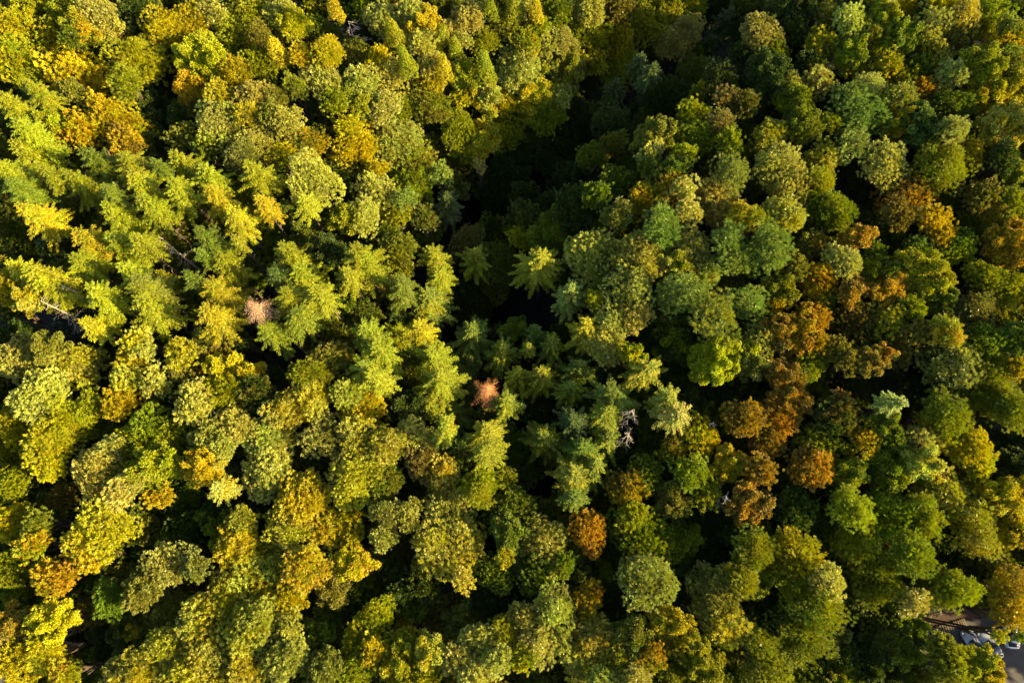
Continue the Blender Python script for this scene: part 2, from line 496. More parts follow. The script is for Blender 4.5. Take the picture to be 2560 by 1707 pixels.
# ------------------------------------------------------------------ catalogue of the crowns in the photo
# nine tiles of 860 x 570 photo pixels, each measured at 2.735 x: kind, colour(/second colour), x, y, radius, l = low
TILES = {
(0, 0): """bY/y200,30,110 bY60,170,105 by/G60,370,110 bY/y360,250,165 by150,460,110 bG/y560,200,100 by430,45,85 pk650,60,95
bB/k740,190,80 bd930,90,110 bY520,520,175 bG/Y800,840,145 bG690,740,85 bB/G850,970,100 cy240,620,90 cy60,700,95 bG/Y540,880,110
by330,850,90 fY/y940,400,165 fy850,560,100 fY1150,200,125 fY1330,110,105 bd930,690,110l bd1130,560,90l bY1390,400,145 bG/O1290,580,85
by1600,240,110 by1690,110,110 pk1450,60,80 fY2010,150,90 bo1770,270,90 by1750,430,100 lY1890,350,65 fY2040,380,75 fY2230,350,92 lY2290,70,55
bg2150,190,80l pk1920,60,95 pk2200,540,120 fo/y2000,590,75 bg/y2280,690,80 fo1890,660,65 pk1720,650,105 pY1490,650,95 by/G1600,480,95
bd1240,810,85l pk1500,850,155 fo/G1690,770,85 pk1950,820,105 bo1250,930,85 bg/y1400,990,85 bo1830,760,60 pk1740,970,130 po1640,1060,95
bY/y1920,1050,90 bo/G2080,960,100 cy200,900,130 cy170,1040,110 cg640,1100,115 cy900,1120,100 cy950,1240,95 cy1230,1110,105 cy1230,1290,105
cy1430,1190,105 cY1470,1330,90 cy540,1250,110 cy330,1180,70 cy60,1180,105 cg140,1290,100 cY210,1460,105 cy790,1460,115 cy1020,1420,110
cg760,1320,75 cy1740,1180,110 cY1790,1390,75 cY1610,1490,95 pk2130,1210,150 cg1080,1130,60 bd1020,850,80l bd1130,980,70l bB/o2130,1050,80l
cy2090,1390,80 bd1400,1100,75l bg470,250,60 bd640,400,85l bo480,620,60 by1500,130,70 cd420,960,90l""",
(850, 0): """bd40,60,80l pk290,120,105 pk490,100,95 bY570,160,95 lY/y370,230,85 ly450,420,75 bd230,230,80l bo120,350,90 bY250,390,80
pk140,560,110 pk340,500,100 pk550,290,95 ly700,240,50 pk740,200,65 pk820,280,65 ly790,350,65 pk880,110,105 ly1020,50,60 ly1190,80,80
pk1240,30,60 lY1340,80,60 by/g1480,80,105 pk1700,50,105 bo1900,80,105 by2080,150,120 by2200,50,105 pk2280,260,120 by1370,180,60 bo/y1120,180,100
by990,270,85 pk1400,260,95 pk1520,270,85 by/G1270,260,85 by1680,220,120 by/G1880,270,130 bo/G1700,400,125 by1900,430,130 bo/y1540,440,130 pk1230,460,145
ly990,470,78 lY700,470,75 bY620,560,95 by850,500,75 pk620,430,75 by/G920,620,95 bY830,650,70 pk1010,630,75 bY1130,690,85 by/G1320,650,120
pk1490,640,105 by1420,780,105 by/o600,700,105 by800,870,115 by/G950,940,125 by1120,880,120 bd620,900,75l pk300,720,95 by420,730,85 bg/y100,700,100
bY90,980,125 bY50,860,80 pk390,960,165 bB/y480,1130,140 bg/y500,1260,115 bY/G250,1150,55 nu680,1190,70 cd740,1390,100 pk240,1310,115 nu440,1350,60
pk150,1460,105 by380,1450,105 po570,1480,90 by50,1500,85 cd890,1140,65l pk950,1130,38 bd1240,1070,115l bd1150,1190,120l bd1500,980,140l
bd1080,1350,105l bd1270,1320,85l bd1880,860,135 cd1790,660,85l cd1880,600,75 cd2130,500,75 cd2050,440,75 bd2250,660,140 bd2090,620,80l bo2150,930,105
bd1680,860,85l bg1730,1060,85 bo1870,980,85 bg/u2130,1150,85 pk2130,1030,60 by/G2280,930,80 bd1580,1240,120l bd1620,1400,140 bg1890,1230,110
bG/y2080,1350,115 bG/k2280,1270,105 po1900,1460,95 nu2200,1500,100 bo/d1270,1500,125 bg1750,1330,85 bd1450,1380,80l bg2300,1150,75 bd1420,1100,80l
by1270,1510,30 bd2040,760,70l bd1560,880,70l""",
(1700, 0): """bd250,60,85l cd330,130,85l cd200,320,85l pk60,190,88 by60,30,85 po/k560,220,130 pk620,160,55 bd700,80,105 bd860,60,85 by/k990,90,70
pk1160,140,105 by1400,110,85 pk1420,45,55 bY1570,60,85 bY/G1780,40,105 bd1190,30,75 bg/y2080,80,120 pk/Y1940,110,100 pk1730,160,105 by/G2040,190,75
po/y2280,190,95 bG/Y2240,300,115 bo/G1240,210,75 bY/o980,290,105 bd800,180,85 bg/y650,370,95 bd450,370,105 bg/y1180,350,95 by1340,330,75 by/g1520,260,105
by/k1720,370,105 bo1900,270,75 by/G1430,440,85 by1200,450,95 bd900,450,105 bd600,520,130 bd280,560,130 bY/g150,610,55 pB310,650,55 pB/k960,560,85
po/k740,590,95 bg/y800,680,95 bB/d450,700,85 by60,750,75 by150,800,75 by/g830,820,105 pB/o280,830,75 by/o870,880,90 by1030,830,55 pk1300,590,95
nu1180,650,85 nu1240,790,135 by1500,520,90 po/y1510,660,95 bG/y1480,830,95 bd/u1650,850,115 bB/O1650,590,80 pk1870,500,85 by2080,430,115 po/y2270,400,95
bG2230,620,125 bG/y2030,650,95 bg1850,710,95 pk1880,880,95 bG/k2230,850,125 bO1800,960,75 bO/G1990,1060,75 fy1800,1120,150 bd2220,1060,100 pk1400,1110,160
by/k980,1080,105 nu1200,980,80 pk/Y620,940,115 by/g120,920,105 by/g340,960,85 nu350,1170,95 pk680,1150,150 pk780,1290,145 pk270,1370,160
fy950,1230,95 fy/g1050,1430,115 bg/y880,1350,75 pY/G430,1480,95 fy530,1480,55 pk/Y720,1460,125 bB/O1560,1330,150 bB1500,1460,100
bd1250,1380,75l bO/G1740,1500,105 bd1990,1290,90l bB/o2080,1340,110 bg/y2270,1380,105 bO/y2210,1520,105 by2290,1180,75 by30,1050,75 pk30,1290,85
pk60,1440,85 bd130,1160,75l bd1100,560,80l bd1050,210,60l bd420,200,80l bd1650,60,50 bo1320,210,55 bd2290,60,60l bg1620,450,75 bd1700,1000,80l""",
(0, 570): """cY590,70,105 cy820,110,120 cy960,110,95 cy570,240,105 cY280,330,125 cY130,280,90 bG/Y60,400,80 cy390,420,95 cy860,290,75
cy/o1000,400,140 cy1020,530,125 cy680,450,110 cY620,670,85 cd680,760,90l cy1530,230,105 cY/G1480,430,130 cY1450,600,120 cy1970,170,120 cy2070,330,140 cy1990,470,130
cy2190,450,105 cy/g2050,610,110 cg/y1840,720,105 cy1620,90,50 cg1400,60,100 cg1380,180,55 cd350,150,110l cd120,160,85l cd1880,330,80 bd2250,150,95
pY/k950,780,95 pY900,880,95 pk120,890,160 pk/Y480,930,170 pk250,1150,170 bY80,1340,125 fY/y450,1300,165 fY/y330,1450,135 bo1280,900,115 pY1220,850,95
bo/B1390,940,115 bY1530,960,100 bY1670,1000,95 bY/y1560,1120,115 bo/d1750,1130,115 bd1850,1030,85l pk/o1050,1050,95 pY/k880,1030,115 bG800,1200,115
pk1330,1190,130 bg/y1000,1370,125 by/Y900,1480,120 by1180,1420,105 pk1600,1350,125 pk1420,1430,115 pk1500,1510,105 pk1830,1430,145 pY/k1930,1250,125
pY/k2110,1150,130 po/k2210,1420,125 fy2110,990,105 bo/B2230,900,130 pk740,1500,75 bd730,800,80l bd1650,760,60l cd1560,760,90l cg1300,330,60
bG/k170,480,70 bd90,560,70l bd1090,900,60l bd1130,1230,70l bo300,820,90 bd130,690,60l cy1120,330,60l by590,1180,70""",
(850, 570): """cy130,190,130 cy60,320,80 bo380,130,105 bo/y400,250,95 cy640,200,95 cy680,340,85 po/B870,110,115 bo/g1100,220,120 cy940,200,100 cy1380,230,130
bY/y1230,60,75 bd820,430,90l bo1060,390,85l cg430,390,100 cy/u610,490,130 cd380,560,75l cY540,680,85 cu1580,440,105 pk1750,170,175 pk2040,190,150
po/k1980,390,125 pk2010,590,125 bo/y1770,430,75 by1750,490,60 cy/Y1680,670,105 pk1850,640,100 pk1820,800,115 nu2270,450,95 nu2200,40,85 by/k2300,230,85
cg/y190,720,120 cy270,830,115 cu/y180,960,130 cy250,1020,115 bo/G30,870,55 cu/g910,720,130 cy640,880,120 cy700,1030,130 bo/d830,970,85l cy/g1120,840,105
cy/Y1210,1000,85 cY/y1370,1010,105 cy1290,820,48 cg/y1440,790,85 bg/y1200,690,70 cg1340,700,75 cy/g1140,1200,100 cg1640,950,105 cg/y1580,1090,90 cg/y2100,980,115
cg1850,1140,125 cg/y1820,1260,105 cu/y2240,1180,95 cu/k2300,1290,120 bG/y1980,850,65 bY/G150,1220,105 fy/k60,1120,95 bd440,1200,110l cy720,1360,85
cy1000,1400,110 cy1000,1530,100 cy/g1390,1430,115 cg/y1830,1430,115 cd1600,1330,100 pk/Y100,1420,130 pk/y290,1480,120 pk510,1440,125 bd2250,960,80l
cd1250,1140,85l cg1660,1500,100 cy630,1240,55l bB/y2270,1510,80 cd1700,1050,80l cd1980,1250,70l cd1080,700,60l cd1420,1090,70l bd2150,760,90l bo1500,130,60l""",
(1700, 570): """pk60,130,120 pk/u170,290,105 nu330,60,95 nu370,190,95 nu500,200,105 nu620,80,105 nu640,190,75 nu80,430,105 nu480,510,105
nu/y240,610,130 nd60,680,80l bg/y690,420,100 bO/G660,530,55 bB/o920,110,105 pk1130,210,105 bO1230,50,75 bO/G930,360,115 bo800,260,80 bg1320,180,95
by1310,270,75 bg1440,280,55 by1640,300,130 bO1420,410,105 bO/B1170,450,65 bB1220,390,55 bB/d1180,600,140 pY/y1420,610,120 bg/y1580,550,90 bg/u1000,490,70
bO920,610,100 bG/O820,730,110 bG/O930,780,75 bB/O680,720,100 bg/y880,930,110 by/Y280,880,150 po/k550,780,100 bo/k500,900,90 bO/B720,1010,100 bO/B760,1150,105
bB/O700,1280,110 bB/O440,1300,115 bB/O600,1450,110 by/G130,1440,125 bd240,1120,130l bB/o1060,810,75 bo1150,900,80 bO/k1390,860,70 bo/B1290,910,75 bB/o1510,830,85
pd/k1860,940,180 bd1400,1080,110l fy/g2130,1110,165 fy/g2270,1230,125 by/G2290,950,75 fy/g1830,1260,135 fy/G1750,1390,120 bY1980,1490,120 bB/d1100,1290,140 bO1120,1170,45
bg/y1400,1350,85 bG/y1290,1440,105 pk1640,1480,115 bg/y950,1470,120 bg/u1460,1450,75 bg1780,490,95 pB/o2020,570,120 pG/y1830,700,90 bG1750,730,65
bB/o1620,720,80 by2230,400,140 bg/y2090,330,100 bg2080,770,120 bg2290,770,85 bg/u1640,140,100 by/g1900,130,100 bG/O2250,110,120 bG1800,20,80 bd1950,250,100l
bd2280,560,95l pk1410,1240,55 cu1490,1210,75 bd740,1080,60l bd2250,1460,100l bd1650,1100,70l bd1700,900,70l bd980,950,60l bd1620,960,70l bd1870,430,70l""",
(0, 1137): """by60,200,105 bY300,40,115 bd190,200,100l pk680,130,160 pk840,230,95 by1040,80,135 bG/y1080,280,80 cG/k1510,230,80 bY/G1380,90,105
bY80,450,110 by/o240,470,85 pY720,500,175 pY560,580,120 pY600,690,105 bG/y200,620,95 by60,780,115 bO/G370,830,135 bo/B400,300,85l bd1250,470,120l
bg/d1190,590,95l bg830,740,110l po/k1120,750,120 po960,930,115 bg740,1000,90 bo/B620,1080,105l bO/B60,1170,100 bY350,1140,115 bY/y280,1240,100 bY110,1390,140 fY/y300,1360,100
bG/y430,1510,85 bY900,1210,40l bd850,1240,85l pk1830,120,160 pY2050,300,165 pY/k1960,520,155 pY/G2200,500,130 pY1600,620,130 pY/o1640,450,80 pY/k1750,800,165 pY/G2080,780,140
pY/k1520,960,155 bY1960,980,110 pY/k1350,1130,155 pY/k1700,1180,165 pY/o1120,1350,150 pY/k1450,1380,165 pY/k1650,1500,110 po/Y870,1480,125 bo2250,940,85 bo/k1970,1180,80
bg2250,1080,80l bg2180,1220,100l po/k1950,1390,135 po2200,1480,120 po1330,760,75 bo1150,1060,110l pY1260,1510,100 bd700,1220,80l bd400,930,80l bd630,850,70l bd1480,330,80l bd1750,480,50l
bo950,1080,70l bd2290,880,60l bd1800,1400,80l""",
(850, 1137): """pY/k150,100,180 pY60,250,105 bY/G60,420,85 bY/y80,570,85 bY/G90,730,95 bg/o300,200,105 po/B560,60,105 pG/k700,150,115 fy940,190,100 fy960,280,75 bo/y1110,150,80
bo/g1180,360,130 bg1150,520,100 pk/o760,420,165 pk/Y830,620,170 pk/Y650,640,145 po/k460,410,100 po290,410,80 pk300,570,75 bo/d330,760,115l pk/Y840,850,65 bd560,900,100l pk1370,600,155
bO1710,520,110 bO/G1690,980,110 bg1050,800,110 bY/y1130,700,50 bg1320,810,130 by/g1520,760,75 bg/y2060,560,175 by2000,420,90 bG/B1960,230,115 cg/y1600,140,120 cy/g1750,60,100
cg1600,290,80 bg2100,130,100 pk/o2110,870,175 bg/o1830,960,95l bY/y230,1120,110 by/Y120,1260,115 bG220,1340,70 bG/O440,1150,60l bo690,1120,115l by430,1290,100 by/Y420,1440,130
by90,1480,115 bY/k620,1350,95 pk960,1270,125 pk800,1390,90 pk970,1430,115 pk1080,1400,90 pk900,1530,90 fy1120,1210,90 pk/o1470,1060,135 po/k1240,1100,80 pk1350,1280,125
pk1510,1280,95 bG/y1250,1390,80 pk/G1730,1240,125 pk/Y1680,1420,135 pk/y1930,1400,120 by/Y2270,1180,115 bo/g2010,1230,100 by/O2150,1380,80 bg/o2250,1480,100
bd1080,1020,70l bg/o2280,300,100 bg80,960,90l bd1330,980,60l bB/d1700,720,80l bd2100,1080,70l bd400,950,70l by/Y580,1500,90 pk1800,1540,90 pk2010,1540,90 bo560,760,60l bd1900,620,60l bd280,1250,60l""",
(1700, 1137): """bY/G330,60,100 by/g80,120,115 by180,260,95 bO/B550,90,95 bB/O480,330,120 bO/B900,90,130 bg/y1160,130,100 bg/y1420,80,115 bY/k1660,50,100
bY/y2050,60,100 bg/d790,370,120 fg1400,420,150 fy/g1650,430,125 fg/y1180,380,120 fg/y1230,600,140 fy/g1350,860,165 fy/g1600,680,130 pk/y1790,230,130 pY/y2000,400,140
pY/y2060,590,105 bG/Y2230,280,125 bG/Y2280,490,115 fy/g520,640,125 fy/G800,690,145 fy430,860,95 pk1020,870,95 pk/o250,940,160 pk/Y290,1130,140
fy/g920,1040,160 fy/g830,1270,165 fy/g560,1300,100 bd180,420,105l bd130,650,115l by150,1420,115 bO/y270,1400,45 bo/y600,1470,115 bY/o30,1290,80 bd1240,1180,120l
bg1560,1180,115l bg/y1530,1350,95l fg/y1880,925,125 pk1620,1010,70 bG/B2270,900,110 bG/o2260,1090,100 bG/Y2200,1240,40 by/o1825,1345,108 bY/y2020,1425,100
bY2120,1500,80 by/o1860,1480,100 bd2050,820,90l bd1300,1420,100l bd1900,700,80l bd1100,1300,90l bo/g1660,1480,90l bd640,420,70l bd2250,60,90l by2330,1250,30 bd1450,1530,80l bd260,520,70l""",
}
trees = []
for (ox, oy), txt in TILES.items():
    for tok in txt.split():
        m_ = re.match(r'([a-z])([A-Za-z])(?:/([A-Za-z]))?(\d+),(\d+),(\d+)(l?)$', tok)
        assert m_, tok
        k, c1, c2, x, y, r, low = m_.groups()
        trees.append(dict(kind=k, c=c1, c2=c2, px=ox + int(x) / 2.735, py=oy + int(y) / 2.735, r=int(r) / 2.735, low=bool(low)))
# drop double entries from the tile overlaps
keep = []
for t in trees:
    if all(math.hypot(t['px'] - q['px'], t['py'] - q['py']) > .28 * (t['r'] + q['r']) for q in keep):
        keep.append(t)
print('TREES', len(trees), len(keep))
trees = keep
nb = [t for t in trees if t['kind'] in 'bpf']
print('broadleaf', len(nb), 'conifers', len(trees) - len(nb))

# fill what the catalogue leaves open with the lower, shaded trees seen between the crowns
PITS = [(1700, 195, 34), (1500, 345, 30), (1370, 465, 48), (1275, 505, 45), (440, 845, 40), (655, 900, 46), (735, 930, 36), (575, 868, 30), (220, 830, 36), (1640, 150, 26), (1208, 511, 55), (1120, 566, 38), (1338, 760, 72), (1260, 760, 40), (946, 750, 38), (1349, 1208, 55), (1840, 70, 38), (1780, 110, 42), (1570, 250, 38), (1632, 827, 38),
        (2100, 946, 55), (2500, 1088, 50), (60, 800, 45), (150, 810, 40), (680, 890, 38), (1100, 1455, 40), (1360, 1654, 38), (1098, 827, 34), (424, 290, 32), (2130, 1545, 42),
        (1600, 1099, 30), (1020, 700, 30), (1180, 1060, 30), (1320, 1060, 34), (1060, 1000, 26), (1170, 1040, 20), (2440, 1600, 110), (2380, 1560, 70), (2540, 1640, 90),
        (2320, 1660, 40), (1217, 975, 42), (632, 765, 42), (870, 75, 40), (135, 780, 40), (1580, 1060, 36), (1440, 740, 30), (8, 1700, 26)]
rf = random.Random(21); cover = list(trees)
for rr_, tries in ((50, 2500), (40, 4000), (31, 4500)):
    for _ in range(tries):
        px = rf.uniform(-20, 2580); py = rf.uniform(-20, 1727)
        r = rr_ * rf.uniform(.9, 1.15) * (1.1 - .25 * (1 - py / 1707))
        if any((px - a) ** 2 + (py - b) ** 2 < (c + r * .4) ** 2 for a, b, c in PITS): continue
        if any((px - q['px']) ** 2 + (py - q['py']) ** 2 < (q['r'] * .8 + r * .36) ** 2 for q in cover): continue
        nr = min(trees, key=lambda q: (px - q['px']) ** 2 + (py - q['py']) ** 2)
        k = 'c' if nr['kind'] == 'c' and rf.random() < .5 else 'b'
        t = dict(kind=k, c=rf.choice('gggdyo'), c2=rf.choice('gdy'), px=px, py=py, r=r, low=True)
        t['fill'] = True
        cover.append(t)
print('FILL', len(cover) - len(trees))
nlow = sum(1 for t in trees if t['low'])
fills = sorted([t for t in cover if t.get('fill') and 0 < t['px'] < 2560 and 0 < t['py'] < 1707], key=lambda t: -t['r'])[:292 - nlow]
fid = set(id(t) for t in fills)
rest = [t for t in cover if t.get('fill') and id(t) not in fid]
trees = trees + fills
print('LOW', nlow, 'fill things', len(fills), 'rest', len(rest))

# ------------------------------------------------------------------ labels
LM = [((1217, 975), 'the salmon-pink dead spruce'), ((632, 765), 'the pale pink dead spruce'), ((872, 75), 'the bare white snag'),
      ((145, 775), 'the bare leaning snag'), ((885, 365), 'the yellow oval crown'), ((2035, 815), 'the tall orange tree'),
      ((1475, 1330), 'the upper small orange tree'), ((1468, 1495), 'the lower orange tree'), ((1193, 1215), 'the small lime crown'),
      ((2380, 915), 'the dark cream-edged crown'), ((2500, 1640), 'the grey parking area'), ((1370, 1230), 'the lower black pit'),
      ((1160, 480), 'the central black hollow'), ((1800, 60), 'the dark hollow at the top'), ((290, 320), 'the big golden crown'),
      ((15, 1690), 'the grey lane corner'), ((2150, 285), 'the upper blue-green pine'), ((2060, 1030), 'the dark pit at right'),
      ((1000, 330), 'the big cream crown'), ((1400, 640), 'the spruce showing its trunk'), ((80, 870), 'the black strip at left'),
      ((2010, 1560), 'the big lime tree'), ((2250, 1280), 'the mossy green crowns'), ((2555, 5), 'the top right corner'),
      ((5, 5), 'the top left corner'), ((1620, 1455), 'the khaki dome'), ((600, 1500), 'the yellow-flecked canopy')]
KNAME = {'b': 'broadleaf tree', 'p': 'speckled-crowned tree', 'f': 'soft feathery tree', 'c': 'spruce', 'l': 'narrow larch', 'n': 'pine'}
def where(t):
    best = min(LM, key=lambda q: math.hypot(t['px'] - q[0][0], t['py'] - q[0][1]))
    dx, dy = t['px'] - best[0][0], t['py'] - best[0][1]
    d = math.hypot(dx, dy)
    if d < 34: return None, best[1]
    a = math.degrees(math.atan2(-dy, dx)) % 360
    dirs = ['right of', 'above right of', 'above', 'above left of', 'left of', 'below left of', 'below', 'below right of']
    n = ['just', 'slightly', 'somewhat', 'well', 'far', 'very far', 'furthest'][min(6, int(d / 62))]
    return n + ' ' + dirs[int((a + 22.5) // 45) % 8], best[1]
def describe(t):
    rr = t['r']
    size = 'tiny' if rr < 22 else 'small' if rr < 32 else 'medium' if rr < 43 else 'large' if rr < 55 else 'huge'
    cn = CNAME[t['c']]
    if t['low']: size = 'low'
    wd, lm = where(t)
    return size, cn, wd, lm
groups_ = {}
for t in trees:
    s_, cn, wd, lm = describe(t)
    w_ = ('under ' if t['low'] else 'beside ') + lm if wd is None else wd + ' ' + lm
    t['label'] = f"{s_} {cn} {KNAME[t['kind']]} {w_}"
    groups_.setdefault(t['label'], []).append(t)
for lab, g in groups_.items():
    if len(g) > 1:
        hx = max(q['px'] for q in g) - min(q['px'] for q in g); hy = max(q['py'] for q in g) - min(q['py'] for q in g)
        if hx >= hy:
            g.sort(key=lambda q: q['px']); names = {2: ['left one', 'right one'], 3: ['leftmost', 'middle one', 'rightmost']}.get(len(g))
        else:
            g.sort(key=lambda q: q['py']); names = {2: ['upper one', 'lower one'], 3: ['upper one', 'middle one', 'lower one']}.get(len(g))
        names = names or ['number %d of %d' % (i + 1, len(g)) for i in range(len(g))]
        for q, nme in zip(g, names): q['label'] += ', ' + nme
for t in trees:
    w_ = t['label'].split()
    if len(w_) > 16: t['label'] = ' '.join(w_[1:])

def tag(o, label=None, cat=None, group=None, kind=None):
    if label: o['label'] = label
    if cat: o['category'] = cat
    if group: o['group'] = group
    if kind: o['kind'] = kind
    return o
def thing(name, label, cat, loc=(0, 0, 0), rz=0, group=None):
    o = bpy.data.objects.new(name, None)
    o.empty_display_size = .5
    C.objects.link(o); o.location = loc; o.rotation_euler = (0, 0, rz)
    return tag(o, label, cat, group)
def child(name, me, parent, loc=(0, 0, 0), scale=(1, 1, 1), rz=0):
    o = bpy.data.objects.new(name, me); C.objects.link(o); o.parent = parent
    o.location = loc; o.scale = scale; o.rotation_euler = (0, 0, rz)
    return o

# ------------------------------------------------------------------ the ground
G0, G1, GS = -150, 190, 2.0
n_ = int((G1 - G0) / GS) + 1
GV = []
rg = random.Random(3)
for j in range(n_):
    for i in range(n_):
        x = G0 + i * GS; y = G0 + j * GS
        if j == 0: y = -600
        if j == n_ - 1: y = 900
        if i == 0: x = -800
        if i == n_ - 1: x = 800
        GV.append((x, y, ground(max(-150, min(190, x)), max(-150, min(190, y)))))
GF = [(j * n_ + i, j * n_ + i + 1, (j + 1) * n_ + i + 1, (j + 1) * n_ + i) for j in range(n_ - 1) for i in range(n_ - 1)]
M_GROUND = simple('forest_floor', (.022, .016, .010), .95, scale=1.5, col2=(.012, .011, .007), bump=.5)  # darker than real litter: shade of the gaps put into the colour
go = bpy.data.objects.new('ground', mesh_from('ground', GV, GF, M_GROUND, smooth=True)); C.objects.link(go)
tag(go, kind='structure')

# ------------------------------------------------------------------ the trees
rnd = random.Random(7)
GROUP = {'b': 'leafy trees of the mixed forest', 'p': 'speckled pale leafy trees of the forest', 'f': 'soft feathery leafy trees of the forest', 'c': 'spruces of the forest',
         'l': 'larches of the forest', 'n': 'blue-green pines of the forest'}
ONAME = {'b': 'broadleaf_tree', 'p': 'pale_broadleaf_tree', 'f': 'feathery_tree', 'c': 'spruce_tree', 'l': 'larch_tree', 'n': 'pine_tree'}
def tint(c, r, amt=.10):
    k = r.uniform(.86, 1.16)
    return tuple(max(.002, v * k * r.uniform(1 - amt, 1 + amt)) for v in c)
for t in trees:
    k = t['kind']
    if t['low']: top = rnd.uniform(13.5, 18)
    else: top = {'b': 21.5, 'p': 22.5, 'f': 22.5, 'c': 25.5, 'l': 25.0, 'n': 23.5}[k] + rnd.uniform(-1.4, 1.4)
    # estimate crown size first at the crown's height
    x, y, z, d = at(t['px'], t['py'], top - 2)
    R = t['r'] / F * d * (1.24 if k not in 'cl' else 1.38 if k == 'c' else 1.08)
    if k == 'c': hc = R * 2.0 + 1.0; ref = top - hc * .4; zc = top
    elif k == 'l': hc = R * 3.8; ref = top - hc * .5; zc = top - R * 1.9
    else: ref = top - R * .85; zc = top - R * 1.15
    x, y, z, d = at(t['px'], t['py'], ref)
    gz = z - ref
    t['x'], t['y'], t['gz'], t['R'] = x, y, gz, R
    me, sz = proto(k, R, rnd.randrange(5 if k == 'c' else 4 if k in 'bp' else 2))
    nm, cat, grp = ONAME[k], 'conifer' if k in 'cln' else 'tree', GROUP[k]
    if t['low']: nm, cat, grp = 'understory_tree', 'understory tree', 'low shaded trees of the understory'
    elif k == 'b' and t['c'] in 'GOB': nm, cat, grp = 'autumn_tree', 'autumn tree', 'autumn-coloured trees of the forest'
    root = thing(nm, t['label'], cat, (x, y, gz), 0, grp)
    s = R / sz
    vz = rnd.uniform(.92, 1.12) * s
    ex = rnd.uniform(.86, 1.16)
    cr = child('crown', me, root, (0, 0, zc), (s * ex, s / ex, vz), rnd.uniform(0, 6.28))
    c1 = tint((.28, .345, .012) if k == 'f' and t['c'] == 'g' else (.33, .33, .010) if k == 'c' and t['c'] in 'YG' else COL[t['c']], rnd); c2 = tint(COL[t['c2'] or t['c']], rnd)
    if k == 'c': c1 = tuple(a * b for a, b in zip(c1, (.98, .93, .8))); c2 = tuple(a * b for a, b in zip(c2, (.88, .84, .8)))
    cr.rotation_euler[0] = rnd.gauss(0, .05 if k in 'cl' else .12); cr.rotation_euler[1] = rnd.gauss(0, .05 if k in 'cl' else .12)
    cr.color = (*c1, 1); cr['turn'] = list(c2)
    if k == 'c':
        child('trunk', rnd.choice(TRUNK_C), root, (0, 0, 0), (1.35, 1.35, top - .15), rnd.uniform(0, 6.28))
    elif k == 'l':
        child('trunk', rnd.choice(TRUNK_C), root, (0, 0, 0), (1.2, 1.2, top - .6), rnd.uniform(0, 6.28))
    else:
        q = max(1.2, R * .75)
        child('trunk', rnd.choice(TRUNK_B), root, (0, 0, 0), (q, q, zc + R * .15), rnd.uniform(0, 6.28))

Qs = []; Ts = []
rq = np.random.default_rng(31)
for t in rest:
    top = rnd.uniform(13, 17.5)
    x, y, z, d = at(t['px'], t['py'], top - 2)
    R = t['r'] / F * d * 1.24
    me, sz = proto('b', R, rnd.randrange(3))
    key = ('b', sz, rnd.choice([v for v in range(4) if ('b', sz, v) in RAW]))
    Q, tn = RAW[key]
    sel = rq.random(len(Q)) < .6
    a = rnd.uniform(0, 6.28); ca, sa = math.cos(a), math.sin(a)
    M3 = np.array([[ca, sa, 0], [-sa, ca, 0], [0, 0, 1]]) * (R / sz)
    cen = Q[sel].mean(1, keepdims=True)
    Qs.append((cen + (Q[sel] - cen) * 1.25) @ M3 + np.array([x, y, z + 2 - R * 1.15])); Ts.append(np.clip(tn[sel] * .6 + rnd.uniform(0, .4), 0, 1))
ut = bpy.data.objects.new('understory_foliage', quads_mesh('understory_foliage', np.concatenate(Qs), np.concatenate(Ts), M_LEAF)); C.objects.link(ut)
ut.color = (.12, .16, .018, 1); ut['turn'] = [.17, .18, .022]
tag(ut, 'green saplings and low branches filling the space between the tall trees', 'understory', kind='stuff')

# ------------------------------------------------------------------ dead trees
M_RUSTWOOD = simple('rust_brown_wood', (.42, .20, .10), .85, noise=.4, scale=5)
M_RUST = foliage_mat('dry_needles', .2, .8, .1)
def dead_spruce(px, py, rpx, col, label, seed):
    top = 27.0
    x, y, z, d = at(px, py, top - 1.5)
    R = rpx / F * d * 1.12
    root = thing('dead_spruce', label, 'dead tree', (x, y, z - top + 1.5))
    rng = np.random.default_rng(seed)
    Q, tone, T = conifer_quads(R, R * 2.6, rng, dead=True)
    c = child('dry_twigs', quads_mesh('dry_twigs', Q, tone, M_RUST), root, (0, 0, top))
    c.color = (*col, 1); c['turn'] = [col[0] * 1.1, col[1] * 1.2, col[2] * 1.3]
    child('branches', T.mesh('dead_branches', M_RUSTWOOD), root, (0, 0, top))
    child('trunk', TRUNK_C[0], root, (0, 0, 0), (1.1, 1.1, top))
dead_spruce(1217, 975, 41, (.60, .23, .065), 'salmon-pink dead spruce seen from above in a dark gap near centre', 5)
dead_spruce(632, 765, 38, (.60, .34, .18), 'pale pink dead spruce standing between green spruces left of centre', 6)

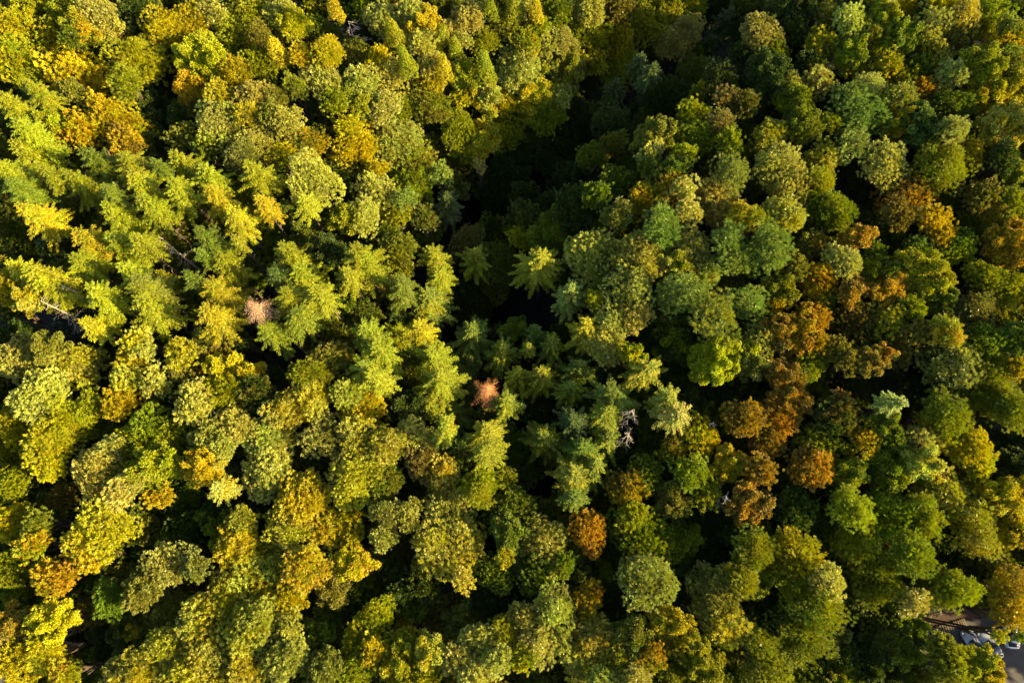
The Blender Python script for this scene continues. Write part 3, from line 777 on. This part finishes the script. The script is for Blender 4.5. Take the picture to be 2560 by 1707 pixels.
def snag(px, py, px2, py2, n, L, label, seed, top=22, rad=.16):
    """bare dead tree: crown tip at px,py; px2,py2 gives the side its boughs reach towards"""
    r = random.Random(seed)
    x, y, z, d = at(px, py, top)
    x2, y2, _, _ = at(px2, py2, top)
    fav = math.atan2(y2 - y, x2 - x)
    root = thing('bare_dead_tree', label, 'dead tree', (x, y, z - top))
    T = Tubes()
    T.tube([(0, 0, -.3), (.05, 0, top * .5), (0, .05, top * .85), (0, 0, top)], [rad * 1.5, rad, rad * .5, .02], 7)
    child('trunk', T.mesh('dead_trunk', M_DEADWOOD), root)
    B = Tubes()
    for i in range(n):
        z0 = top * (1 - .42 * (i / n) ** 1.2) - .2
        a = fav + r.gauss(0, 1.0); l = L * (.4 + .7 * i / n) * r.uniform(.7, 1.2)
        up = r.uniform(-.1, .35)
        pts = [Vector((0, 0, z0))]; dv = Vector((math.cos(a), math.sin(a), up))
        for q in range(5):
            dv = (dv + Vector((r.gauss(0, .16), r.gauss(0, .16), r.gauss(0, .1) - .04))).normalized()
            pts.append(pts[-1] + dv * l / 5)
            if q < 4:
                sd = dv.cross(Vector((0, 0, 1))).normalized() * r.choice((-1, 1))
                e = pts[-1] + (dv * .7 + sd * .8 + Vector((0, 0, r.uniform(-.2, .3)))) * l * r.uniform(.15, .38)
                B.tube([pts[-1], (pts[-1] + e) / 2 + Vector((0, 0, .05)), e], [.025, .018, .008], 4)
        B.tube(pts, [.042, .036, .03, .022, .015, .008], 5)
    child('branches', B.mesh('bare_branches', M_DEADWOOD), root)
snag(870, 52, 880, 100, 14, 3.2, 'bare white dead tree with forked boughs near the top edge', 1, 23)
snag(100, 752, 165, 800, 16, 2.0, 'pale bare dead tree leaning out over the black strip at left', 2, 24)
snag(152, 712, 200, 770, 12, 1.2, 'thin bare spruce top poking out above the left snag', 3, 23)
snag(395, 590, 425, 640, 22, 1.9, 'bare brown twiggy spruce beside the yellow-green spruces at left', 4, 22)
snag(402, 784, 440, 830, 6, 1.2, 'stripped trunk stub below the spruce clump at left', 7, 19)
snag(1585, 1022, 1560, 1060, 14, 2.2, 'upper of two thin bare trees right of centre', 8, 26)
snag(1575, 1082, 1560, 1120, 14, 2.4, 'lower of two thin bare trees right of centre', 9, 24)
snag(1785, 1055, 1790, 1090, 14, 1.6, 'bare grey twigs between spruce and brown trees', 10, 20)
snag(1818, 1240, 1850, 1290, 14, 2.4, 'half bare tree with pinkish boughs left of brown-orange crown', 11, 21)
snag(745, 905, 765, 930, 7, 1.6, 'broken spruce with a few curved bare branches above the black gap', 12, 17)

# ------------------------------------------------------------------ undergrowth (stuff) and the forest beyond the frame (stuff)
rng = np.random.default_rng(12)
def blob_leaves(cx, cy, cz, R, n, rng, L, W):
    d = norm(rng.normal(size=(n, 3))); d[:, 2] = np.abs(d[:, 2])
    P = np.array([cx, cy, cz]) + d * R * rng.uniform(.55, 1, (n, 1)) * np.array([1, 1, .8])
    A = norm(d + rng.normal(0, .7, (n, 3)))
    return leaves(P, A, norm(d + rng.normal(0, .4, (n, 3)) + [0, 0, .5]), rng.uniform(.7, 1.2, n) * L, rng.uniform(.7, 1.2, n) * W)
Qs = []; Ts = []
park = [at(px, py)[:2] for px, py in ((2290, 1600), (2395, 1555), (2480, 1540), (2620, 1520), (2760, 1800), (2500, 1820), (2330, 1800))]
soil_ = [at(px, py)[:2] for px, py in ((2275, 1545), (2400, 1520), (2500, 1500), (2650, 1500), (2660, 1600), (2480, 1640), (2400, 1660), (2300, 1600))]
def inside(x, y, poly, m=0):
    c = False
    for (ax, ay), (bx, by) in zip(poly, poly[1:] + poly[:1]):
        if (ay > y) != (by > y) and x < (bx - ax) * (y - ay) / (by - ay) + ax: c = not c
    return c
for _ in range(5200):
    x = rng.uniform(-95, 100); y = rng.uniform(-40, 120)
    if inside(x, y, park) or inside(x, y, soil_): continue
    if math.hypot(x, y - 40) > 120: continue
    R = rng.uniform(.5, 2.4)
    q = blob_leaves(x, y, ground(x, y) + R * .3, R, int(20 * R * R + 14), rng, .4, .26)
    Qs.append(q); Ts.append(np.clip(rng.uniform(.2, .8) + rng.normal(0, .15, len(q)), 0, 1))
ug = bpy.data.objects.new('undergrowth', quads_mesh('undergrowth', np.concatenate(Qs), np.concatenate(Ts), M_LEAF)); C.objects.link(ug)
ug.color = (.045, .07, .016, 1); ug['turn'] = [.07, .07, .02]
tag(ug, 'dark shrubs and saplings on the shaded forest floor', 'undergrowth', kind='stuff')

Qs = []; Ts = []
keys = [k_ for k_ in RAW if k_[1] >= 1.9 and k_[0] in 'bpc']
placed = [(t['x'], t['y'], t['R']) for t in trees]
for _ in range(9000):
    px = rng.uniform(-260, 3700); py = rng.uniform(-330, 2250)  # unseen canopy extended on the sun side to keep the gaps shaded
    if -40 < px < 2600 and -40 < py < 1747: continue
    if 2340 < px < 2800 and 1480 < py < 1900: continue
    if (px < -200 or py > 2000 or py < -220) and px < 2400: continue
    key = keys[rng.integers(len(keys))]
    k_, sz, _v = key
    top = rng.uniform(20, 25)
    x, y, z, d = at(px, py, top - sz)
    if any((x - a) ** 2 + (y - b) ** 2 < (.85 * (sz + c)) ** 2 for a, b, c in placed): continue
    placed.append((x, y, sz))
    Q, tn = RAW[key]
    fr = .4 if px < 2900 else .3
    sel = rng.random(len(Q)) < fr
    off = np.array([x, y, z + (sz if k_ == 'c' else 0)])
    cen = Q[sel].mean(1, keepdims=True)
    Qs.append(cen + (Q[sel] - cen) * (1.45 if fr > .3 else 2.2) + off); Ts.append(tn[sel])
print('beyond', len(Qs), sum(len(q) for q in Qs))
fb = bpy.data.objects.new('forest_beyond', quads_mesh('forest_beyond', np.concatenate(Qs), np.concatenate(Ts), M_LEAF)); C.objects.link(fb)
fb.color = (.20, .19, .02, 1); fb['turn'] = [.34, .24, .014]
tag(fb, 'continuous forest canopy carrying on past the edges of the view', 'forest', kind='stuff')

# ------------------------------------------------------------------ parking area, lane, planks, cars
M_ASPH = simple('asphalt', (.105, .092, .084), .93, scale=1.2, col2=(.075, .066, .062), bump=.15)
def sheet(name, poly, mat, dz):
    V = [(x, y, ground(x, y) + dz) for x, y in poly]
    cx = sum(v[0] for v in V) / len(V); cy = sum(v[1] for v in V) / len(V)
    n = len(V); V.append((cx, cy, ground(cx, cy) + dz))
    o = bpy.data.objects.new(name, mesh_from(name, V, [(i, (i + 1) % n, n) for i in range(n)], mat)); C.objects.link(o)
    return tag(o, kind='structure')
sheet('parking_area', park, M_ASPH, .12)
sheet('lane', [at(px, py)[:2] for px, py in ((-160, 1620), (-40, 1655), (40, 1700), (80, 1800), (-160, 1850))], M_ASPH, .12)
M_SOIL = simple('bare_soil', (.085, .04, .022), .95, scale=2.5, col2=(.045, .026, .016), bump=.4)
sheet('bare_soil', [at(px, py)[:2] for px, py in ((2275, 1545), (2400, 1520), (2500, 1500), (2650, 1500), (2660, 1600), (2480, 1640), (2400, 1660), (2300, 1600))], M_SOIL, .085)

def mb_box(V, Fq, cx, cy, cz, sx, sy, sz, ax=(1, 0)):
    ux, uy = ax; n = len(V)
    for dz in (-1, 1):
        for (a, b) in ((-1, -1), (1, -1), (1, 1), (-1, 1)):
            lx, ly = a * sx / 2, b * sy / 2
            V.append((cx + lx * ux - ly * uy, cy + lx * uy + ly * ux, cz + dz * sz / 2))
    Fq += [(n, n + 3, n + 2, n + 1), (n + 4, n + 5, n + 6, n + 7), (n, n + 1, n + 5, n + 4), (n + 1, n + 2, n + 6, n + 5), (n + 2, n + 3, n + 7, n + 6), (n + 3, n, n + 4, n + 7)]
def Z10(x, y): return 2260 + x / 7.84, 1507 + y / 7.84
M_PLANK = simple('weathered_planks', (.22, .15, .10), .85, noise=.5, scale=4)
pa = Vector(at(*Z10(470, 590))[:2]); pb = Vector(at(*Z10(1200, 380))[:2])
run = (pb - pa); rl = run.length; rd = run.normalized(); hd = math.atan2(rd.y, rd.x)
root = thing('plank_walk', 'weathered plank walkway laid across the soil at the head of the cars', 'boardwalk', (pa.x, pa.y, ground(pa.x, pa.y) + .1), hd)
V = []; Fq = []; rr_ = random.Random(2); xx = 0
while xx < rl:
    wd = rr_.uniform(.14, .2)
    mb_box(V, Fq, xx, rr_.uniform(-.05, .05), .16 + rr_.uniform(-.012, .012), wd, 1.15, .04, (math.cos(rr_.uniform(-.04, .04)), 0.0 + rr_.uniform(-.03, .03)))
    xx += wd + rr_.uniform(.12, .2)
child('planks', mesh_from('planks', V, Fq, M_PLANK), root)
for yy in (-.45, .45):
    V = []; Fq = []
    mb_box(V, Fq, rl / 2, yy, .06, rl, .12, .14)
    child('bearer', mesh_from('bearer', V, Fq, M_PLANK), root)

M_GLASS = simple('dark_car_glass', (.012, .014, .018), .08, spec=.8)
M_TYRE = simple('tyre_rubber', (.02, .02, .02), .85)
M_RIM = simple('alloy_rim', (.5, .5, .52), .3, metal=.9)
M_LAMP = simple('lamp_lens', (.7, .72, .75), .12, spec=.9)
M_RED = simple('tail_lens', (.35, .02, .015), .2)
M_BLACK = simple('black_trim', (.02, .02, .022), .5)
def loft(secs):
    """secs: list of (x, list of (y,z)) half profiles; mirrored closed skin"""
    V = []; Fq = []; m = len(secs[0][1])
    for x, pr in secs:
        for y, z in pr: V.append((x, y, z))
        for y, z in reversed(pr): V.append((x, -y, z))
    w2 = 2 * m
    for i in range(len(secs) - 1):
        for j in range(w2):
            a = i * w2 + j; b = i * w2 + (j + 1) % w2
            Fq.append((a, b, b + w2, a + w2))
    for base in (0, (len(secs) - 1) * w2):
        for j in range(m - 1):
            q = (base + j, base + j + 1, base + w2 - 2 - j, base + w2 - 1 - j)
            Fq.append(q if base == 0 else q[::-1])
    return V, Fq
def disc(x, y, z, r, wdt, k=20, hub=0):
    V = []; Fq = []
    for s in (-1, 1):
        for rad in (r, r * .92, 0.001):
            yy = y + s * (wdt / 2 if rad < r else wdt / 2 * .8)
            for j in range(k):
                a = 6.28318 * j / k
                V.append((x + rad * math.cos(a), yy, z + rad * math.sin(a)))
    def q(a, b, rev):
        for j in range(k):
            f = (a * k + j, a * k + (j + 1) % k, b * k + (j + 1) % k, b * k + j)
            Fq.append(f[::-1] if rev else f)
    q(0, 1, False); q(1, 2, False); q(3, 4, True); q(4, 5, True); q(0, 3, True)
    return V, Fq
def car(px0, py0, px1, py1, paint, label, L=4.1, roof=None, tail=False):
    """front at px0,py0, rear at px1,py1"""
    a = Vector(at(px0, py0, .7)[:2]); b = Vector(at(px1, py1, .7)[:2])
    d = (a - b).normalized(); c = b + d * L / 2 if tail else a - d * L / 2
    root = thing('parked_car', label, 'car', (c.x, c.y, ground(c.x, c.y) + .12), math.atan2(d.y, d.x), 'cars parked under the trees')
    W = .9
    h = L / 2
    # (x, sill half width, belt half width, belt z, top half width, top z)
    S_ = [(-h, .62, .66, .62, .60, .72), (-h + .12, .80, .82, .80, .74, .90), (-h + .5, .88, .90, .90, .80, .98), (-h + 1.2, .90, .91, .92, .80, .98),
          (0, .90, .91, .90, .80, .96), (h - 1.5, .90, .91, .88, .78, .96), (h - .9, .90, .90, .82, .76, .90), (h - .4, .86, .87, .72, .66, .80), (h - .1, .72, .76, .58, .55, .66), (h, .60, .62, .48, .48, .52)]
    V, Fq = loft([(x, [(sw * .9, .20), (sw, .30), (bw + .01, bz * .6), (bw, bz), (tw, tz), (tw * .5, tz + .025)]) for x, sw, bw, bz, tw, tz in S_])
    child('body', mesh_from('car_body', V, Fq, paint, smooth=True), root)
    G = [(-h + .25, .70, .95, .60, 1.0), (-h + .75, .79, .97, .62, 1.38), (-.3, .80, .95, .62, 1.47), (h - 2.25, .80, .95, .60, 1.43), (h - 1.25, .74, .94, .64, .97)]
    V, Fq = loft([(x, [(bw, bz), ((bw + tw) / 2 + .02, (bz + tz) / 2), (tw, tz)]) for x, bw, bz, tw, tz in G])
    cab = child('windows', mesh_from('car_windows', V, Fq, M_GLASS, smooth=True), root)
    Rf = [(-h + .80, .60, 1.405), (-h + 1.1, .62, 1.445), (-.3, .635, 1.49), (h - 2.5, .62, 1.465), (h - 2.3, .58, 1.44)]
    V, Fq = loft([(x, [(tw, tz - .03), (tw + .005, tz), (tw * .6, tz + .03)]) for x, tw, tz in Rf])
    child('roof', mesh_from('car_roof', V, Fq, roof or paint, smooth=True), root)
    for sx in (h - .82, -h + .8):
        for sy in (-.83, .83):
            V, Fq = disc(sx, sy, .31, .32, .2)
            wh = child('wheel', mesh_from('tyre', V, Fq, M_TYRE), root)
            V, Fq = disc(sx, sy * 1.01, .31, .2, .22)
            child('rim', mesh_from('rim', V, Fq, M_RIM), wh)
    for sy in (-.62, .62):
        V = []; Fq = []; mb_box(V, Fq, h - .22, sy, .68, .34, .24, .12)
        child('headlight', mesh_from('headlight', V, Fq, M_LAMP), root)
        V = []; Fq = []; mb_box(V, Fq, -h + .07, sy, .78, .10, .26, .14)
        child('tail_light', mesh_from('tail_light', V, Fq, M_RED), root)
        V = []; Fq = []; mb_box(V, Fq, h - 1.55, sy * 1.6, .98, .14, .2, .13)
        child('wing_mirror', mesh_from('wing_mirror', V, Fq, paint), root)
    V = []; Fq = []; mb_box(V, Fq, -h - .005, 0, .42, .1, 1.3, .16)
    child('bumper', mesh_from('bumper', V, Fq, M_BLACK), root)
P_SILVER = simple('silver_paint', (.42, .42, .43), .32, metal=.35, coat=.6)
P_GREY = simple('pale_grey_paint', (.50, .51, .54), .32, metal=.25, coat=.6)
P_WHITE = simple('white_paint', (.80, .80, .80), .3, coat=.6)
P_DARK = simple('black_paint', (.02, .022, .03), .2, coat=.8)
P_BLUE = simple('blue_grey_paint', (.18, .25, .36), .3, metal=.3, coat=.6)
car(*Z10(1200, 535), *Z10(1375, 820), P_SILVER, 'silver car with black roof, nearest the planks', roof=P_DARK)
car(*Z10(1510, 545), *Z10(1690, 830), P_GREY, 'pale grey car with its roof half hidden by yellow leaves')
car(*Z10(2095, 590), *Z10(2125, 890), P_WHITE, 'white car at the edge of the open asphalt, rightmost of all', tail=True)
car(*Z10(1060, 900), *Z10(1280, 1180), P_BLUE, 'blue-grey car almost wholly hidden beneath the yellow tree')
car(*Z10(420, 1190), *Z10(640, 1480), P_GREY, 'grey car glimpsed through leaves, leftmost of the parked cars')
print('OBJECTS', len(bpy.data.objects))
